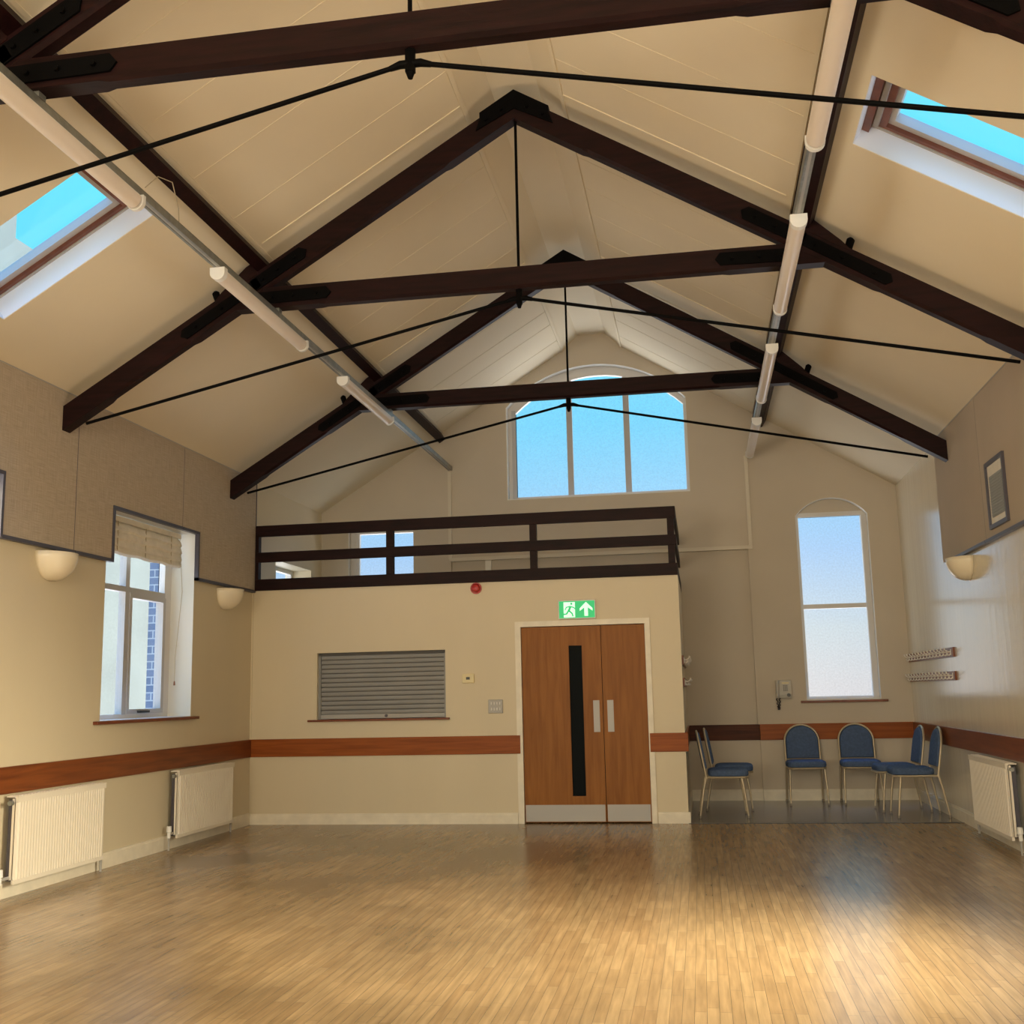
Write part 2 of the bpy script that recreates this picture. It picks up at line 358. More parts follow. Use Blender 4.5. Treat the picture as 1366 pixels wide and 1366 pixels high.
# ceiling
cosS = 1/math.sqrt(1+S*S)
def lslope(d): return lambda a, b: Vector((XL + b - d*S*cosS, a, EZ + S*b + d*cosS))
def rslope(d): return lambda a, b: Vector((XR - b + d*S*cosS, a, EZ + S*b + d*cosS))
HW = .375    # half width where the main slope ends
bm_ = XC - HW - XL + .01
skyL = [rect(5.785, 6.565, .295, 1.375)]
skyR = [rect(5.785, 6.565, .33, 1.41)]
bm = nb(); slab(bm, rect(YR, YB+.02, -.05, bm_), skyL, lslope(0), lslope(.15))
cl = struct('ceiling', bm, M_ceil, label='cream sloping boarded ceiling on the window side', cat='ceiling')
bm = nb(); slab(bm, rect(YR, YB+.02, -.05, bm_), skyR, rslope(0), rslope(.15))
cr_ = struct('ceiling_right_slope', bm, M_ceil, label='cream sloping boarded ceiling above the coat hook wall', cat='ceiling')
zk = EZ + S*(XC-HW-XL)
bm = nb()
xz(bm, [(XC-HW-.01, zk-.004), (XC-.185, 6.005), (XC+.185, 6.005), (XC+HW+.01, zk-.004), (XC+HW+.01, 6.2), (XC-HW-.01, 6.2)], YR, YB+.02)
struct('ceiling_ridge', bm, M_ceil, label='flat-topped boxed ridge running along the ceiling', cat='ceiling')
# joints on upper slopes + battens at ridge and purlin
js = [1.9, 2.55, 3.2, 3.85, 4.52, 5.175, 5.81, 6.49, 7.14, 8.27, 8.62, 9.2, 9.75, 10.35, 11.72, 12.33, 12.80, 13.43]
for s_, f_, o_, nm in ((-1, lslope, cl, 'panel_joint'), (1, rslope, cr_, 'panel_joint')):
    bm = nb()
    for y in js:
        for (ya, yb, ba, bb) in ((y-.006, y+.006, 1.70, bm_-.03),):
            g0, g1 = f_(-.003), f_(.004)
            prism(bm, rect(ya+.003, yb-.003, ba, bb), g0, g1)
    for y in (4.62, 7.80, 10.97):     # strips beside each rafter
        for dy in (-.17, .24):
            prism(bm, rect(y+dy-.01, y+dy+.01, 1.72, bm_-.02), f_(-.007), f_(.004))
    prism(bm, rect(YR, YB, bm_-.035, bm_-.012), f_(-.014), f_(.004))
    prism(bm, rect(YR, YB, 1.672, 1.695), f_(-.010), f_(.004))
    obj(nm, bm, M_ceil, o_)
# thin eaves bead
for s_, x in (('left', XL), ('right', XR)):
    sg = 1 if s_ == 'left' else -1
    struct('trim_eaves_'+s_, B(min(x, x+sg*.034), max(x, x+sg*.034), 8 if 0 else YR, 11.65, EZ+.012, EZ+.022), M_chip)

# ------------------------------------------------------------------ baseboards and dado rails
def skirt(name, x0, x1, y0, y1, h=.12, face='y'):
    bm = nb(); box(bm, x0, x1, y0, y1, 0, h-.02)
    if face == 'y-': box(bm, x0, x1, y0+.008, y1, h-.02, h)
    elif face == 'x+': box(bm, x0, x1-.008, y0, y1, h-.02, h)
    else: box(bm, x0+.008, x1, y0, y1, h-.02, h)
    return struct(name, bm, M_skirt)
skirt('baseboard_left', XL, XL+.022, YR, YP-.022, .125, 'x+')
skirt('baseboard_right', XR-.022, XR, YR, YB-.022, .125, 'x-')
skirt('baseboard_front', XL, DX0-.065, YP-.022, YP, .112, 'y-')
skirt('baseboard_front_end', DX1+.065, 1.124, YP-.022, YP, .112, 'y-')
skirt('baseboard_side', 1.104, 1.124, YP, YB, .112, 'x+')
skirt('baseboard_back', 1.975, XR-.022, YB-.022, YB, .13, 'y-')
skirt('baseboard_back_recess', 1.124, 1.975, YB+.023, YB+.045, .13, 'y-')
DA, DB = .716, .905
struct('trim_1', B(XL, XL+.022, YR, YP-.022, DA, DB, bev=.003), M_dadoy, label='red-brown timber dado rail along the window wall', cat='dado rail')
struct('trim_2', B(XL, DX0-.028, YP-.022, YP, DA, DB, bev=.003), M_dadox, label='red-brown timber dado rail under the serving hatch', cat='dado rail')
struct('trim_3', B(DX1+.012, 1.135, YP-.022, YP, DA, DB, bev=.003), M_dadox, label='short piece of timber dado rail beside the double door', cat='dado rail')
struct('trim_4', B(XR-.022, XR, YR, YB-.022, DA, DB, bev=.003), M_dadoy, label='red-brown timber dado rail along the coat hook wall', cat='dado rail')
struct('trim_5', B(1.975, XR, YB-.022, YB, DA, DB, bev=.003), M_dadox, label='timber dado rail behind the chairs under the arched window', cat='dado rail')
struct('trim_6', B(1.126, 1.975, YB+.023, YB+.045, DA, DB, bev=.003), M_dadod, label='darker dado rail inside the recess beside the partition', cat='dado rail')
struct('trim_7', B(1.104, 1.126, YP, YB+.023, DA, DB, bev=.003), M_dadoy)
# strips on the back wall
struct('trim_8', B(1.965, 2.01, YB-.032, YB, 3.09, 4.25), M_batten)
struct('trim_9', B(-1.88, -1.835, YB-.032, YB, 3.09, 4.25), M_batten)
struct('trim_10', B(-1.87, 2.01, YB-.035, YB+.045, 3.060, 3.105), M_batten)
struct('trim_11', B(1.955, 1.990, YB-.018, YB+.03, .905, 3.060), M_back)
struct('trim_12', B(-1.40, -1.325, YB+.005, YB+.045, 2.6, 3.065), M_white)
struct('trim_13', B(-.80, -.70, YB+.005, YB+.045, 2.6, 3.065), M_back)
struct('trim_14', B(XL, XL+.014, YP-.014, YP, .905, 2.54), M_wall)   # corner bead
struct('trim_15', B(1.1, XR, 11.585, 11.625, 0, .004), M_black, label='dark threshold strip where maple floor meets grey vinyl', cat='threshold')

# ------------------------------------------------------------------ windows
# gable window
W1 = sthing('window_1', 'wide arched gable window of three panes high on the end wall', 'window', (XC, YB+.12, 3.835))
yf0, yf1 = YB+.11, YB+.17
f0 = lambda a, b: Vector((a, yf0, b)); f1 = lambda a, b: Vector((a, yf1, b))
o_ = arch(-1.09, 1.275, 3.835, 5.08, 5.60); i_ = arch(-.975, 1.235, 3.885, 5.02, 5.475)
obj('frame', ring(nb(), o_, i_, f0, f1), M_upvc, W1)
bm = nb(); box(bm, -.297, -.222, yf0+.005, yf1, 3.88, 5.43); obj('mullion', bm, M_alu, W1)
bm = nb(); box(bm, .455, .532, yf0+.005, yf1, 3.88, 5.43); obj('mullion', bm, M_alu, W1)
bm = nb(); box(bm, -1.03, -.975, yf0-.01, yf1, 3.84, 5.06); obj('mullion', bm, M_alu, W1)
bm = nb(); box(bm, -1.03, -.95, yf0-.04, yf0, 3.836, 3.86); obj('latch', bm, M_black, W1)
obj('pane', slab(nb(), arch(-1.0, 1.25, 3.86, 5.03, 5.48), [], lambda a, b: Vector((a, yf0+.04, b)), lambda a, b: Vector((a, yf0+.046, b))), M_frost, W1)
def lining(o, W, e=.005):
    cx = sum(p[0] for p in o)/len(o); cz = sum(p[1] for p in o)/len(o)
    i = [(cx+(a-cx)*.991, cz+(b-cz)*.991) for a, b in o]
    obj('reveal_lining', ring(nb(), o, i, lambda a, b: Vector((a, YB+.001, b)), lambda a, b: Vector((a, yf0+.002, b))), M_line2, W)
lining(o_, W1)
# right arched window
W2 = sthing('window_2', 'tall two-pane frosted window under a segmental arch above the chairs', 'window', (2.99, YB+.12, 1.178))
RB = lambda x0, x1, z0, z1, d0=0, d1=.06: B(x0, x1, yf0+d0, yf0+d1, z0, z1)
obj('frame', ring(nb(), rect(2.553, 3.425, 1.178, 3.50), rect(2.595, 3.350, 1.225, 3.447), f0, f1), M_upvc, W2)
obj('transom', RB(2.595, 3.35, 2.295, 2.350, -.005), M_upvc, W2)
obj('inner_stop', RB(3.352, 3.378, 1.2, 3.447, -.022), M_upvc, W2)
obj('tympanum', xz(nb(), arch(2.553, 3.425, 3.447, 3.45, 3.665)[0:], yf0+.01, yf0+.06), M_back, W2)
obj('pane', RB(2.59, 3.36, 2.34, 3.45, .03, .036), M_frost, W2)
obj('pane', RB(2.59, 3.36, 1.22, 2.30, .03, .036), M_frost, W2)
lining(arch(2.553, 3.425, 1.178, 3.45, 3.665), W2)
s_ = struct('trim_16', B(2.48, 3.50, YB-.035, YB+.11, 1.150, 1.178, bev=.004), M_sill, label='thin dark timber sill of the arched window above the chairs', cat='window sill')
# gallery back window
W3 = sthing('window_3', 'small square window in the end wall seen through the gallery rails', 'window', (-2.8, YB+.12, 2.72))
obj('frame', ring(nb(), rect(-3.25, -2.36, 2.72, 3.515), rect(-3.13, -2.385, 2.77, 3.49), f0, f1), M_upvc, W3)
obj('pane', B(-3.14, -2.38, yf0+.03, yf0+.036, 2.76, 3.5), M_frost, W3)
obj('mullion', B(-3.20, -3.165, yf0-.01, yf0+.01, 2.76, 3.5), M_upvc, W3)
# gallery side window
W4 = sthing('window_4', 'low side window of the gallery by the corner behind the rails', 'window', (XL-.25, 12.9, 2.42))
fx0 = lambda a, b: Vector((XL-.25, a, b)); fx1 = lambda a, b: Vector((XL-.31, a, b))
obj('frame', ring(nb(), rect(12.30, 13.52, 2.42, 2.97), rect(12.36, 13.46, 2.48, 2.92), fx0, fx1), M_upvc, W4)
obj('pane', B(XL-.29, XL-.283, 12.36, 13.46, 2.47, 2.93), M_frost, W4)
obj('mullion', B(XL-.31, XL-.24, 12.86, 12.92, 2.47, 2.93), M_upvc, W4)
# side windows
def side_window(nm, label, x, sg, y0, y1, z0, z1):
    W = sthing(nm, label, 'window', (x + sg*.25, (y0+y1)/2, z0)) if label else None
    if not label:
        W = bpy.data.objects.new(nm, None); sc.collection.objects.link(W); W['kind'] = 'structure'; W.location = (x+sg*.25, (y0+y1)/2, z0)
    a, b = x+sg*.24, x+sg*.30
    fa = lambda u, v: Vector((a, u, v)); fb = lambda u, v: Vector((b, u, v))
    bx = lambda p0, p1, q0, q1, e0=0., e1=0.: B(min(a-sg*e0, b), max(a-sg*e0, b), p0, p1, q0, q1)
    ym = y0 + .80
    obj('frame', ring(nb(), rect(y0, y1, z0, z1), rect(y0+.05, y1-.14, z0+.045, z1-.05), fa, fb), M_upvc, W)
    obj('mullion', bx(ym-.035, ym+.035, z0+.04, z1-.05, .006), M_alu, W)
    obj('transom', bx(y0+.05, y1-.14, 2.335, 2.385, .008), M_alu, W)
    f2 = lambda u, v: Vector((a-sg*.018, u, v)); 
    cs = obj('casement', ring(nb(), rect(ym+.035, y1-.14, z0+.045, 2.335), rect(ym+.075, y1-.19, z0+.085, 2.29), f2, fb), M_alu, W)
    obj('handle', B(min(a-sg*.02, a-sg*.045), max(a-sg*.02, a-sg*.045), ym+.22, ym+.42, z0+.05, z0+.072, bev=.004), M_black, cs)
    x_i, x_o = x+sg*.001, x+sg*.24
    obj('reveal_lining', ring(nb(), rect(y0-.004, y1+.004, z0-.004, z1+.004), rect(y0+.004, y1-.004, z0+.004, z1-.004), lambda u, v: Vector((x_i, u, v)), lambda u, v: Vector((x_o, u, v))), M_line2, W)
    xg = (a+b)/2
    for (p0, p1, q0, q1) in ((y0+.04, ym-.03, z0+.04, 2.34), (ym+.06, y1-.17, z0+.07, 2.30), (y0+.04, ym-.03, 2.38, z1-.04), (ym+.03, y1-.13, 2.38, z1-.04)):
        obj('pane', B(xg-.003, xg+.003, p0, p1, q0, q1), M_frost, W)
    return W
side_window('window_5', 'tall four-light side window with a raised cream blind', XL, -1, 8.52, 10.18, 1.19, 2.99)
side_window('window_6', None, XL, -1, 5.40, 7.06, 1.19, 2.99)
struct('trim_17', B(XL-.24, XL+.045, 8.42, 10.28, 1.163, 1.190, bev=.004), M_sill, label='dark timber sill under the side window with the blind', cat='window sill')
# outside brick pier by the side window
struct('wall_outside', B(XL-.405, XL-.312, 10.045, 10.178, 1.195, 2.985), M_brick, label='brick pier outside the side window', cat='brick pier')
nbld = B(-16, -9.6, 14.85, 26, -1, 9.0)
box(nbld, -9.6, -9.35, 14.75, 15.3, -1, 9.4)
tag(obj('outside_building', nbld, M_neigh), 'pale rendered building seen outside through the skylight', 'building')

# rear openings behind the camera have no frames; added lamps shine through them
# ------------------------------------------------------------------ skylights
def skylight(nm, label, f_, y0, y1, b0, b1, cat='skylight'):
    c = f_(.15)((y0+y1)/2, (b0+b1)/2)
    W = sthing(nm, label, cat, c)
    def fr(name, o, i, d0, d1, m): return obj(name, ring(nb(), o, i, f_(d0), f_(d1)), m, W)
    fr('frame', rect(y0-.03, y1+.03, b0-.03, b1+.03), rect(y0+.024, y1-.024, b0+.024, b1-.035), .150, .26, M_chip)
    fr('sash', rect(y0+.02, y1-.02, b0+.02, b1-.03), rect(y0+.052, y1-.052, b0+.052, b1-.115), .158, .24, M_sash)
    fr('glazing_bead', rect(y0+.048, y1-.048, b0+.048, b1-.11), rect(y0+.105, y1-.105, b0+.105, b1-.145), .185, .245, M_alu)
    obj('reveal_lining', ring(nb(), rect(y0-.004, y1+.004, b0-.004, b1+.004), rect(y0+.004, y1-.004, b0+.004, b1-.004), f_(.004), f_(.15)), M_line, W)
    obj('head_board', prism(nb(), rect(y0+.005, y1-.005, b1-.045, b1-.005), f_(.105), f_(.149)), M_sash, W)
    obj('pane', prism(nb(), rect(y0+.08, y1-.08, b0+.08, b1-.12), f_(.228), f_(.233)), M_glass, W)
    vb = prism(nb(), rect(y0+.10, y1-.05, b1-.078, b1-.050), f_(.130), f_(.157))
    obj('ventilation_bar', vb, M_steel, W)
    return W
skylight('window_7', 'skylight over the window side, showing a pale building at its edge', lslope, 5.785, 6.565, .295, 1.375)
skylight('window_8', 'skylight over the coat hook wall with a metal ventilation bar', rslope, 5.785, 6.565, .33, 1.41)

# ------------------------------------------------------------------ trusses
def rz_(x): return 3.65 + S*((x-XL) if x < XC else (XR-x))     # rafter top line
RD = .196; TK = .11
def beam(bm, p0, p1, dep, yc, th, ch, stops):
    """timber from p0 to p1 (top line, xz) with vertical end cuts; stops: chamfered intervals"""
    ts = [(0, 0)]
    for a, b in stops: ts += [(a, 0), (a+.012, ch), (b-.012, ch), (b, 0)]
    ts.append((1, 0)); rings = []
    for t, c in ts:
        x = p0[0]+(p1[0]-p0[0])*t; z = p0[1]+(p1[1]-p0[1])*t; h = th/2; c = max(c, .0015)
        sec = [(-h, 0), (h, 0), (h, -dep+c), (h-c, -dep), (-h+c, -dep), (-h, -dep+c)]
        rings.append([bm.verts.new((x, yc+a, z+b)) for a, b in sec])
    for i in range(len(rings)-1):
        for k in range(6): bm.faces.new((rings[i][k], rings[i][(k+1) % 6], rings[i+1][(k+1) % 6], rings[i+1][k]))
    bm.faces.new(rings[0][::-1]); bm.faces.new(rings[-1])
    return bm
def plate(bm, x0, z0, x1, z1, wd, y0, y1):
    d = Vector((x1-x0, z1-z0)).normalized(); n = Vector((-d.y, d.x))*wd/2
    P = [(x0+n.x, z0+n.y), (x1+n.x, z1+n.y), (x1+d.x*wd*.4, z1+d.y*wd*.4), (x1-n.x, z1-n.y), (x0-n.x, z0-n.y)]
    xz(bm, P, y0, y1)
    for t in (.2, .5, .85):
        cx, cz = x0+(x1-x0)*t, z0+(z1-z0)*t
        tube(bm, [(cx, y0+.002, cz), (cx, y0-.018, cz)], .016, 6)
def truss(yc, label):
    t = thing('roof_truss', label, 'roof truss', (XC, yc, 3.45), 'dark timber roof trusses')
    xe = (XL+.031, XR-.031)
    for sg, x0 in ((1, xe[0]), (-1, xe[1])):
        obj('rafter', beam(nb(), (x0, rz_(x0)), (XC, rz_(XC)), RD, yc, TK, .022, [(.10, .30), (.44, .86)]), M_dark, t)
    kx = 2.235
    cb = beam(nb(), (XC-kx, 4.515), (XC+kx, 4.515), .165, yc, TK-.004, .02, [(.15, .85)])
    obj('collar_beam', cb, M_dark, t)
    yf = yc - TK/2
    for sg in (-1, 1):
        X = lambda d: XC + sg*d
        bm = nb()
        zr = lambda d: rz_(X(d)) - .10
        plate(bm, X(1.97), zr(1.97)-.0, X(1.62), 4.43, .05, yf-.010, yf+.001) if 0 else None
        plate(bm, X(2.05), 4.425, X(1.50), 4.435, .095, yf-.012, yf+.001)
        plate(bm, X(2.05), zr(2.05), X(2.66), zr(2.66)-.01, .085, yf-.012, yf+.001)
        plate(bm, X(2.1), zr(2.1), X(1.70), zr(1.70), .10, yf-.012, yf+.001)
        obj('strap', bm, M_iron, t)
        # purlin cleat on the rafter back
        pts = [(X(2.065), rz_(X(2.065))-.02), (X(2.065), rz_(X(2.065))+.10), (X(2.16), rz_(X(2.16))+.10), (X(2.36), rz_(X(2.36))+.03), (X(2.44), rz_(X(2.44))-.02)]
        obj('cleat', xz(nb(), pts if sg < 0 else pts[::-1], yc-TK/2-.004, yc+TK/2+.004), M_dark, t)
        zz = rz_(X(2.40)); nx = sg*.035
        obj('peg', T([(X(2.40)-nx*.4, yc, zz-.06), (X(2.40)+nx, yc, zz+.075), (X(2.40)+nx*1.2, yc, zz+.085)], [.028, .030, .018], 12), M_iron, t)
        obj('tie_rod', T([(X(3.50), yc, 3.53 - .0), (XC + sg*.01, yc, 4.285)], .0125, 10), M_iron, t)
    za = rz_(XC)
    pts = [(XC, za+.035), (XC+.27, za+.035-.165), (XC+.27, za-.165-.02), (XC+.30, za-.185-.09), (XC, za-.12), (XC-.30, za-.185-.09), (XC-.27, za-.165-.02), (XC-.27, za+.035-.165)]
    bm = nb(); xz(bm, pts, yc-TK/2-.012, yc+TK/2+.012)
    for dx in (-.22, -.1, .1, .22): tube(bm, [(XC+dx, yc-TK/2-.01, za-.06-abs(dx)*S), (XC+dx, yc-TK/2-.03, za-.06-abs(dx)*S)], .015, 6)
    obj('apex_plate', bm, M_iron, t)
    obj('king_rod', T([(XC, yc, za-.15), (XC, yc, 4.27)], .011, 10), M_iron, t)
    bm = nb(); tube(bm, [(XC-.10, yc, 4.265), (XC-.05, yc, 4.28), (XC+.05, yc, 4.28), (XC+.10, yc, 4.265)], [.014, .02, .02, .014], 10)
    tube(bm, [(XC, yc, 4.35), (XC, yc, 4.235)], .026, 6); tube(bm, [(XC, yc, 4.235), (XC, yc, 4.205)], [.022, .012], 8)
    obj('rod_coupling', bm, M_iron, t)
    return t
truss(4.59+.02, 'nearest dark timber truss, its collar crossing the top of the view')
truss(7.774+.02, 'middle dark timber truss between the skylights and the gallery')
truss(10.944+.02, 'farthest dark timber truss, crossing in front of the gable window')
# purlins
def purlin(f_, b0, wd, label):
    o = obj('purlin', prism(nb(), rect(YR, YB+.0, b0, b0+wd), f_(-.108), f_(-.001)), M_dark)
    tag(o, label, 'purlin', 'purlins under the roof slopes')
purlin(lambda d: lslope(d), 1.578, .080, 'dark red-brown purlin under the ceiling slope with the window wall')
purlin(lambda d: rslope(d), 1.512, .125, 'dark red-brown purlin half hidden behind lights above the coat hook side')

# ------------------------------------------------------------------ cable trays and strip lights
def tray(x, y1, label):
    t = thing('lighting_trunking', label, 'lighting trunking', (x, YR+.1, 4.29), 'metal trunking under the trusses')
    bm = nb(); y0 = YR+.02
    box(bm, x-.027, x+.027, y0, y1, 4.318, 4.322); box(bm, x-.027, x-.023, y0, y1, 4.27, 4.32); box(bm, x+.023, x+.027, y0, y1, 4.27, 4.32)
    box(bm, x-.024, x-.010, y0, y1, 4.27, 4.273); box(bm, x+.010, x+.024, y0, y1, 4.27, 4.273)
    obj('channel', bm, M_galv, t)
    obj('cover_strip', B(x-.0095, x+.0095, y0, y1, 4.274, 4.280), M_chip, t)
    for yt in (4.61, 7.794, 10.964):
        obj('hanger', B(x-.03, x+.03, yt-.03, yt+.03, 4.32, 4.352), M_galv, t)
tray(-1.845, YB-.02, 'galvanised lighting trunking running along the window side to the gable wall')
tray(2.035, YB-.12, 'galvanised lighting trunking running along the coat hook side')
def strip(x, y0, y1, label, bare=False):
    t = thing('strip_light', label, 'strip light', (x, (y0+y1)/2, 4.27), 'strip lights under the trunking')
    xa = x
    sec = [(-.032, 4.27), (.032, 4.27), (.036, 4.245), (-.036, 4.245)]
    obj('body', xz(nb(), [(xa+a, b) for a, b in sec], y0+.01, y1-.01), M_cap, t)
    n = 10; pts = [(xa + .05*math.cos(PI + PI*i/n), 4.232 + .048*math.sin(PI + PI*i/n)) for i in range(n+1)]
    pts = [(xa-.05, 4.250)] + pts + [(xa+.05, 4.250)]
    obj('diffuser', xz(nb(), pts[::-1], y0+.05, y1-.05), M_diff, t, smooth=True)
    for a, b in ((y0, y0+.052), (y1-.03, y1)):
        pts2 = [(xa + (p-xa)*1.06, 4.27 if q >= 4.25 else q-.003) for p, q in pts]
        obj('end_cap', xz(nb(), pts2[::-1], a, b), M_cap, t)
    return t
strip(-1.845, 3.95, 5.62, 'nearest strip light of the window side row, crossing the skylight corner')
strip(-1.845, 6.71, 8.37, 'strip light of the window side row under the middle truss')
strip(-1.845, 9.40, 10.98, 'farthest strip light of the window side row, catching blue daylight')
strip(2.035, 3.95, 5.70, 'nearest strip light of the coat hook side row, at the top edge')
strip(2.035, 6.68, 8.36, 'strip light of the coat hook side row under the middle truss')
strip(2.035, 9.33, 11.05, 'strip light of the coat hook side row crossing the farthest truss')
strip(2.035, 11.96, 13.74, 'last strip light of the coat hook side row, against the gable wall')
tag(obj('loose_wire', T([(-1.80, 5.62, 4.328), (-1.79, 5.75, 4.46), (-1.80, 5.95, 4.52), (-1.83, 6.1, 4.42), (-1.835, 6.12, 4.328)], .003, 6), M_cord), 'thin loose wire looping above the trunking past the nearest light', 'wire')

# ------------------------------------------------------------------ acoustic panels
def panel(side, pts, trims, label):
    x = XL if side < 0 else XR; sg = 1 if side < 0 else -1
    ys = [p[0] for p in pts]
    t = thing('acoustic_panel', label, 'wall panel', (x, (min(ys)+max(ys))/2, min(p[1] for p in pts)), 'fabric wall panels')
    a, b = (x+.0015*sg, x+.03*sg)
    bm = slab(nb(), pts, [], lambda u, v: Vector((b, u, v)), lambda u, v: Vector((a, u, v)))
    obj('fabric_board', bm, M_hess if side < 0 else M_hess_r, t)
    for (y0, y1, z0, z1) in trims:
        obj('edge_trim', B(min(a, b+sg*.012), max(a, b+sg*.012), y0, y1, z0, z1), M_trim, t)
    return t
TW = .028; PZ = 2.545; ET = EZ+.012
def notch(y0, y1, n0, n1, zt=3.005):
    """outline between y0 and y1 with a cut between n0 and n1 below zt"""
    p = [(y0, PZ)]
    if n0 > y0: p += [(n0, PZ)]
    else: p = [(y0, zt)]
    if n0 > y0: p += [(n0, zt)]
    if n1 < y1: p += [(n1, zt), (n1, PZ), (y1, PZ)]
    else: p += [(y1, zt)]
    return p + [(y1, ET), (y0, ET)]
g_ = .005
panel(-1, notch(5.9, 7.98-g_, 5.9, 7.05), [(7.05, 7.98-g_, PZ-TW, PZ), (7.05-TW, 7.05, PZ-TW, 3.005-TW), (5.9, 7.05, 3.005-TW, 3.005)], 'woven beige wall panel nearest the view, above the nearer bowl light')
panel(-1, notch(7.98+g_, 9.84-g_, 8.55, 9.84-g_), [(7.98+g_, 8.55, PZ-TW, PZ), (8.55, 8.55+TW, PZ-TW, 3.005-TW), (8.55, 9.84-g_, 3.005-TW, 3.005)], 'woven beige wall panel stepping over the near half of the side window')
panel(-1, notch(9.84+g_, 11.62, 9.84+g_, 10.20), [(10.20-TW, 10.20, PZ-TW, 3.005-TW), (10.20-TW, 11.62, PZ-TW, PZ), (9.84+g_, 10.20, 3.005-TW, 3.005)], 'woven beige wall panel between the side window and the gallery')
obj('edge_bead', B(XL, XL+.036, 11.62, 11.632, PZ-.02, ET), M_trim)
o_ = bpy.data.objects['edge_bead']; tag(o_, 'thin dark vertical bead ending the woven panels beside the gallery', 'edge bead')
panel(1, rect(9.80+g_, 11.50, PZ, ET), [(9.80+g_, 11.30, PZ-TW, PZ)], 'plain beige wall panel at the truss foot, above the bowl light')
p2 = panel(1, [(7.9, PZ), (9.80-g_, PZ), (9.80-g_, ET), (7.9, ET)], [(7.9, 9.80-g_, PZ-TW, PZ)], 'beige wall panel with the framed air vent')
p3 = panel(1, rect(5.9, 7.9-2*g_, PZ, ET), [(5.9, 7.9-2*g_, PZ-TW, PZ)], 'beige wall panel nearest the view on the coat hook side')
sm = B(XR-.029, XR-.002, 9.80-g_, 9.80+g_, PZ, ET-.02); obj('seam_bead', sm, M_trim, p2)
for y_, nm_ in ((7.98, 'acoustic_panel'), (9.84, 'acoustic_panel.001')):
    obj('seam_bead', B(XL+.002, XL+.029, y_-g_, y_+g_, PZ if y_ < 9 else 3.01, ET-.02), M_trim, bpy.data.objects[nm_])
# vent
v = thing('air_vent', 'dark framed rectangular air vent with grey louvres in the wall panel', 'air vent', (XR-.03, 9.3, 2.62))
xv = XR-.031
vf0 = lambda a, b: Vector((xv, a, b)); vf1 = lambda a, b: Vector((xv-.022, a, b))
obj('frame', ring(nb(), rect(9.03, 9.58, 2.60, 3.16), rect(9.065, 9.545, 2.635, 3.125), vf1, vf0), M_trim, v)
obj('back_plate', B(xv-.006, xv, 9.06, 9.55, 2.63, 3.13), M_skirt, v)
bm = nb()
for i in range(14):
    z = 2.70 + i*.0235; yz(bm, rect(9.11, 9.47, z, z+.012), xv-.018, xv-.006)
box(bm, xv-.014, xv-.005, 9.10, 9.48, 2.69, 3.03)
obj('louvre', bm, M_vent, v)

# ------------------------------------------------------------------ roman blind
bl = thing('roman_blind', 'raised cream fabric blind folded at the top of the side window', 'blind', (XL-.13, 9.3, 2.98))
bx0 = XL-.13
obj('headrail', B(bx0-.03, bx0+.02, 8.57, 10.10, 2.925, 2.975, bev=.004), M_blind, bl)
prof = [(0, 2.925)]
for k, (za, zb) in enumerate(((2.925, 2.84), (2.86, 2.765), (2.785, 2.69), (2.71, 2.635))):
    prof += [(.030, (za+zb)/2+.01), (.042, zb+.012), (.030, zb), (.012, zb+.015)]
bm = nb(); NX = 24; rows = []
for (d, z) in prof:
    rows.append([bm.verts.new((bx0 + d + .004*math.sin(j*1.7+z*20), 8.60 + 1.46*j/NX, z + .005*math.sin(j*.9 + z*9))) for j in range(NX+1)])
for i in range(len(rows)-1):
    for j in range(NX): bm.faces.new((rows[i][j], rows[i][j+1], rows[i+1][j+1], rows[i+1][j]))
o = obj('fabric', bm, M_blind, bl, smooth=True, fixn=False)
md = o.modifiers.new('thick', 'SOLIDIFY'); md.thickness = .008
for j in (8.85, 9.35, 9.85): obj('lift_tape', B(bx0+.040, bx0+.046, j-.004, j+.004, 2.65, 2.92), M_cord, bl)
obj('pull_cord', T([(bx0+.02, 10.07, 2.93), (bx0+.05, 10.09, 2.4), (bx0+.02, 10.04, 1.75), (bx0+.03, 10.02, 1.52)], .003, 6), M_cord, bl)
obj('cord_weight', T([(bx0+.03, 10.02, 1.53), (bx0+.03, 10.02, 1.49)], [.006, .010], 8), M_sill, bl)

# ------------------------------------------------------------------ wall uplighters
def sconce(x, sg, y, z, label):
    t = thing('wall_uplighter', label, 'wall light', (x, y, z), 'half bowl wall lights')
    bm = nb(); n = 20; mrows = []
    rim = .212; H = .215
    for i in range(9):
        ph = (PI/2)*i/8; r_ = rim*math.cos(ph)**.85 if i < 8 else 0.012; zz = z - H*math.sin(ph)
        mrows.append([bm.verts.new((x + sg*(r_*math.sin(PI*j/n)*.92 + .001), y + r_*math.cos(PI*j/n), zz)) for j in range(n+1)])
    for i in range(8):
        for j in range(n): bm.faces.new((mrows[i][j], mrows[i][j+1], mrows[i+1][j+1], mrows[i+1][j]))
    o = obj('bowl', bm, M_cream, t, smooth=True, fixn=True)
    md = o.modifiers.new('thick', 'SOLIDIFY'); md.thickness = .007; md.offset = -1
    bm = nb(); pts = [(y + .19*math.cos(PI+PI*j/16), z-.012 + .19*math.sin(PI+PI*j/16)) for j in range(17)]
    yz(bm, pts, x, x+sg*.012); obj('back_plate', bm, M_cream, t)
    obj('lamp', T([(x+sg*.08, y-.06, z-.07), (x+sg*.08, y+.06, z-.07)], .014, 8), M_cap, t)
sconce(XL, 1, 7.72, 2.487, 'cream half-bowl wall light under the woven panels nearest the view')
sconce(XL, 1, 10.90, 2.49, 'cream half-bowl wall light between the side window and the gallery')
sconce(XR, -1, 10.62, 2.49, 'cream half-bowl wall light under the panels of the coat hook wall')

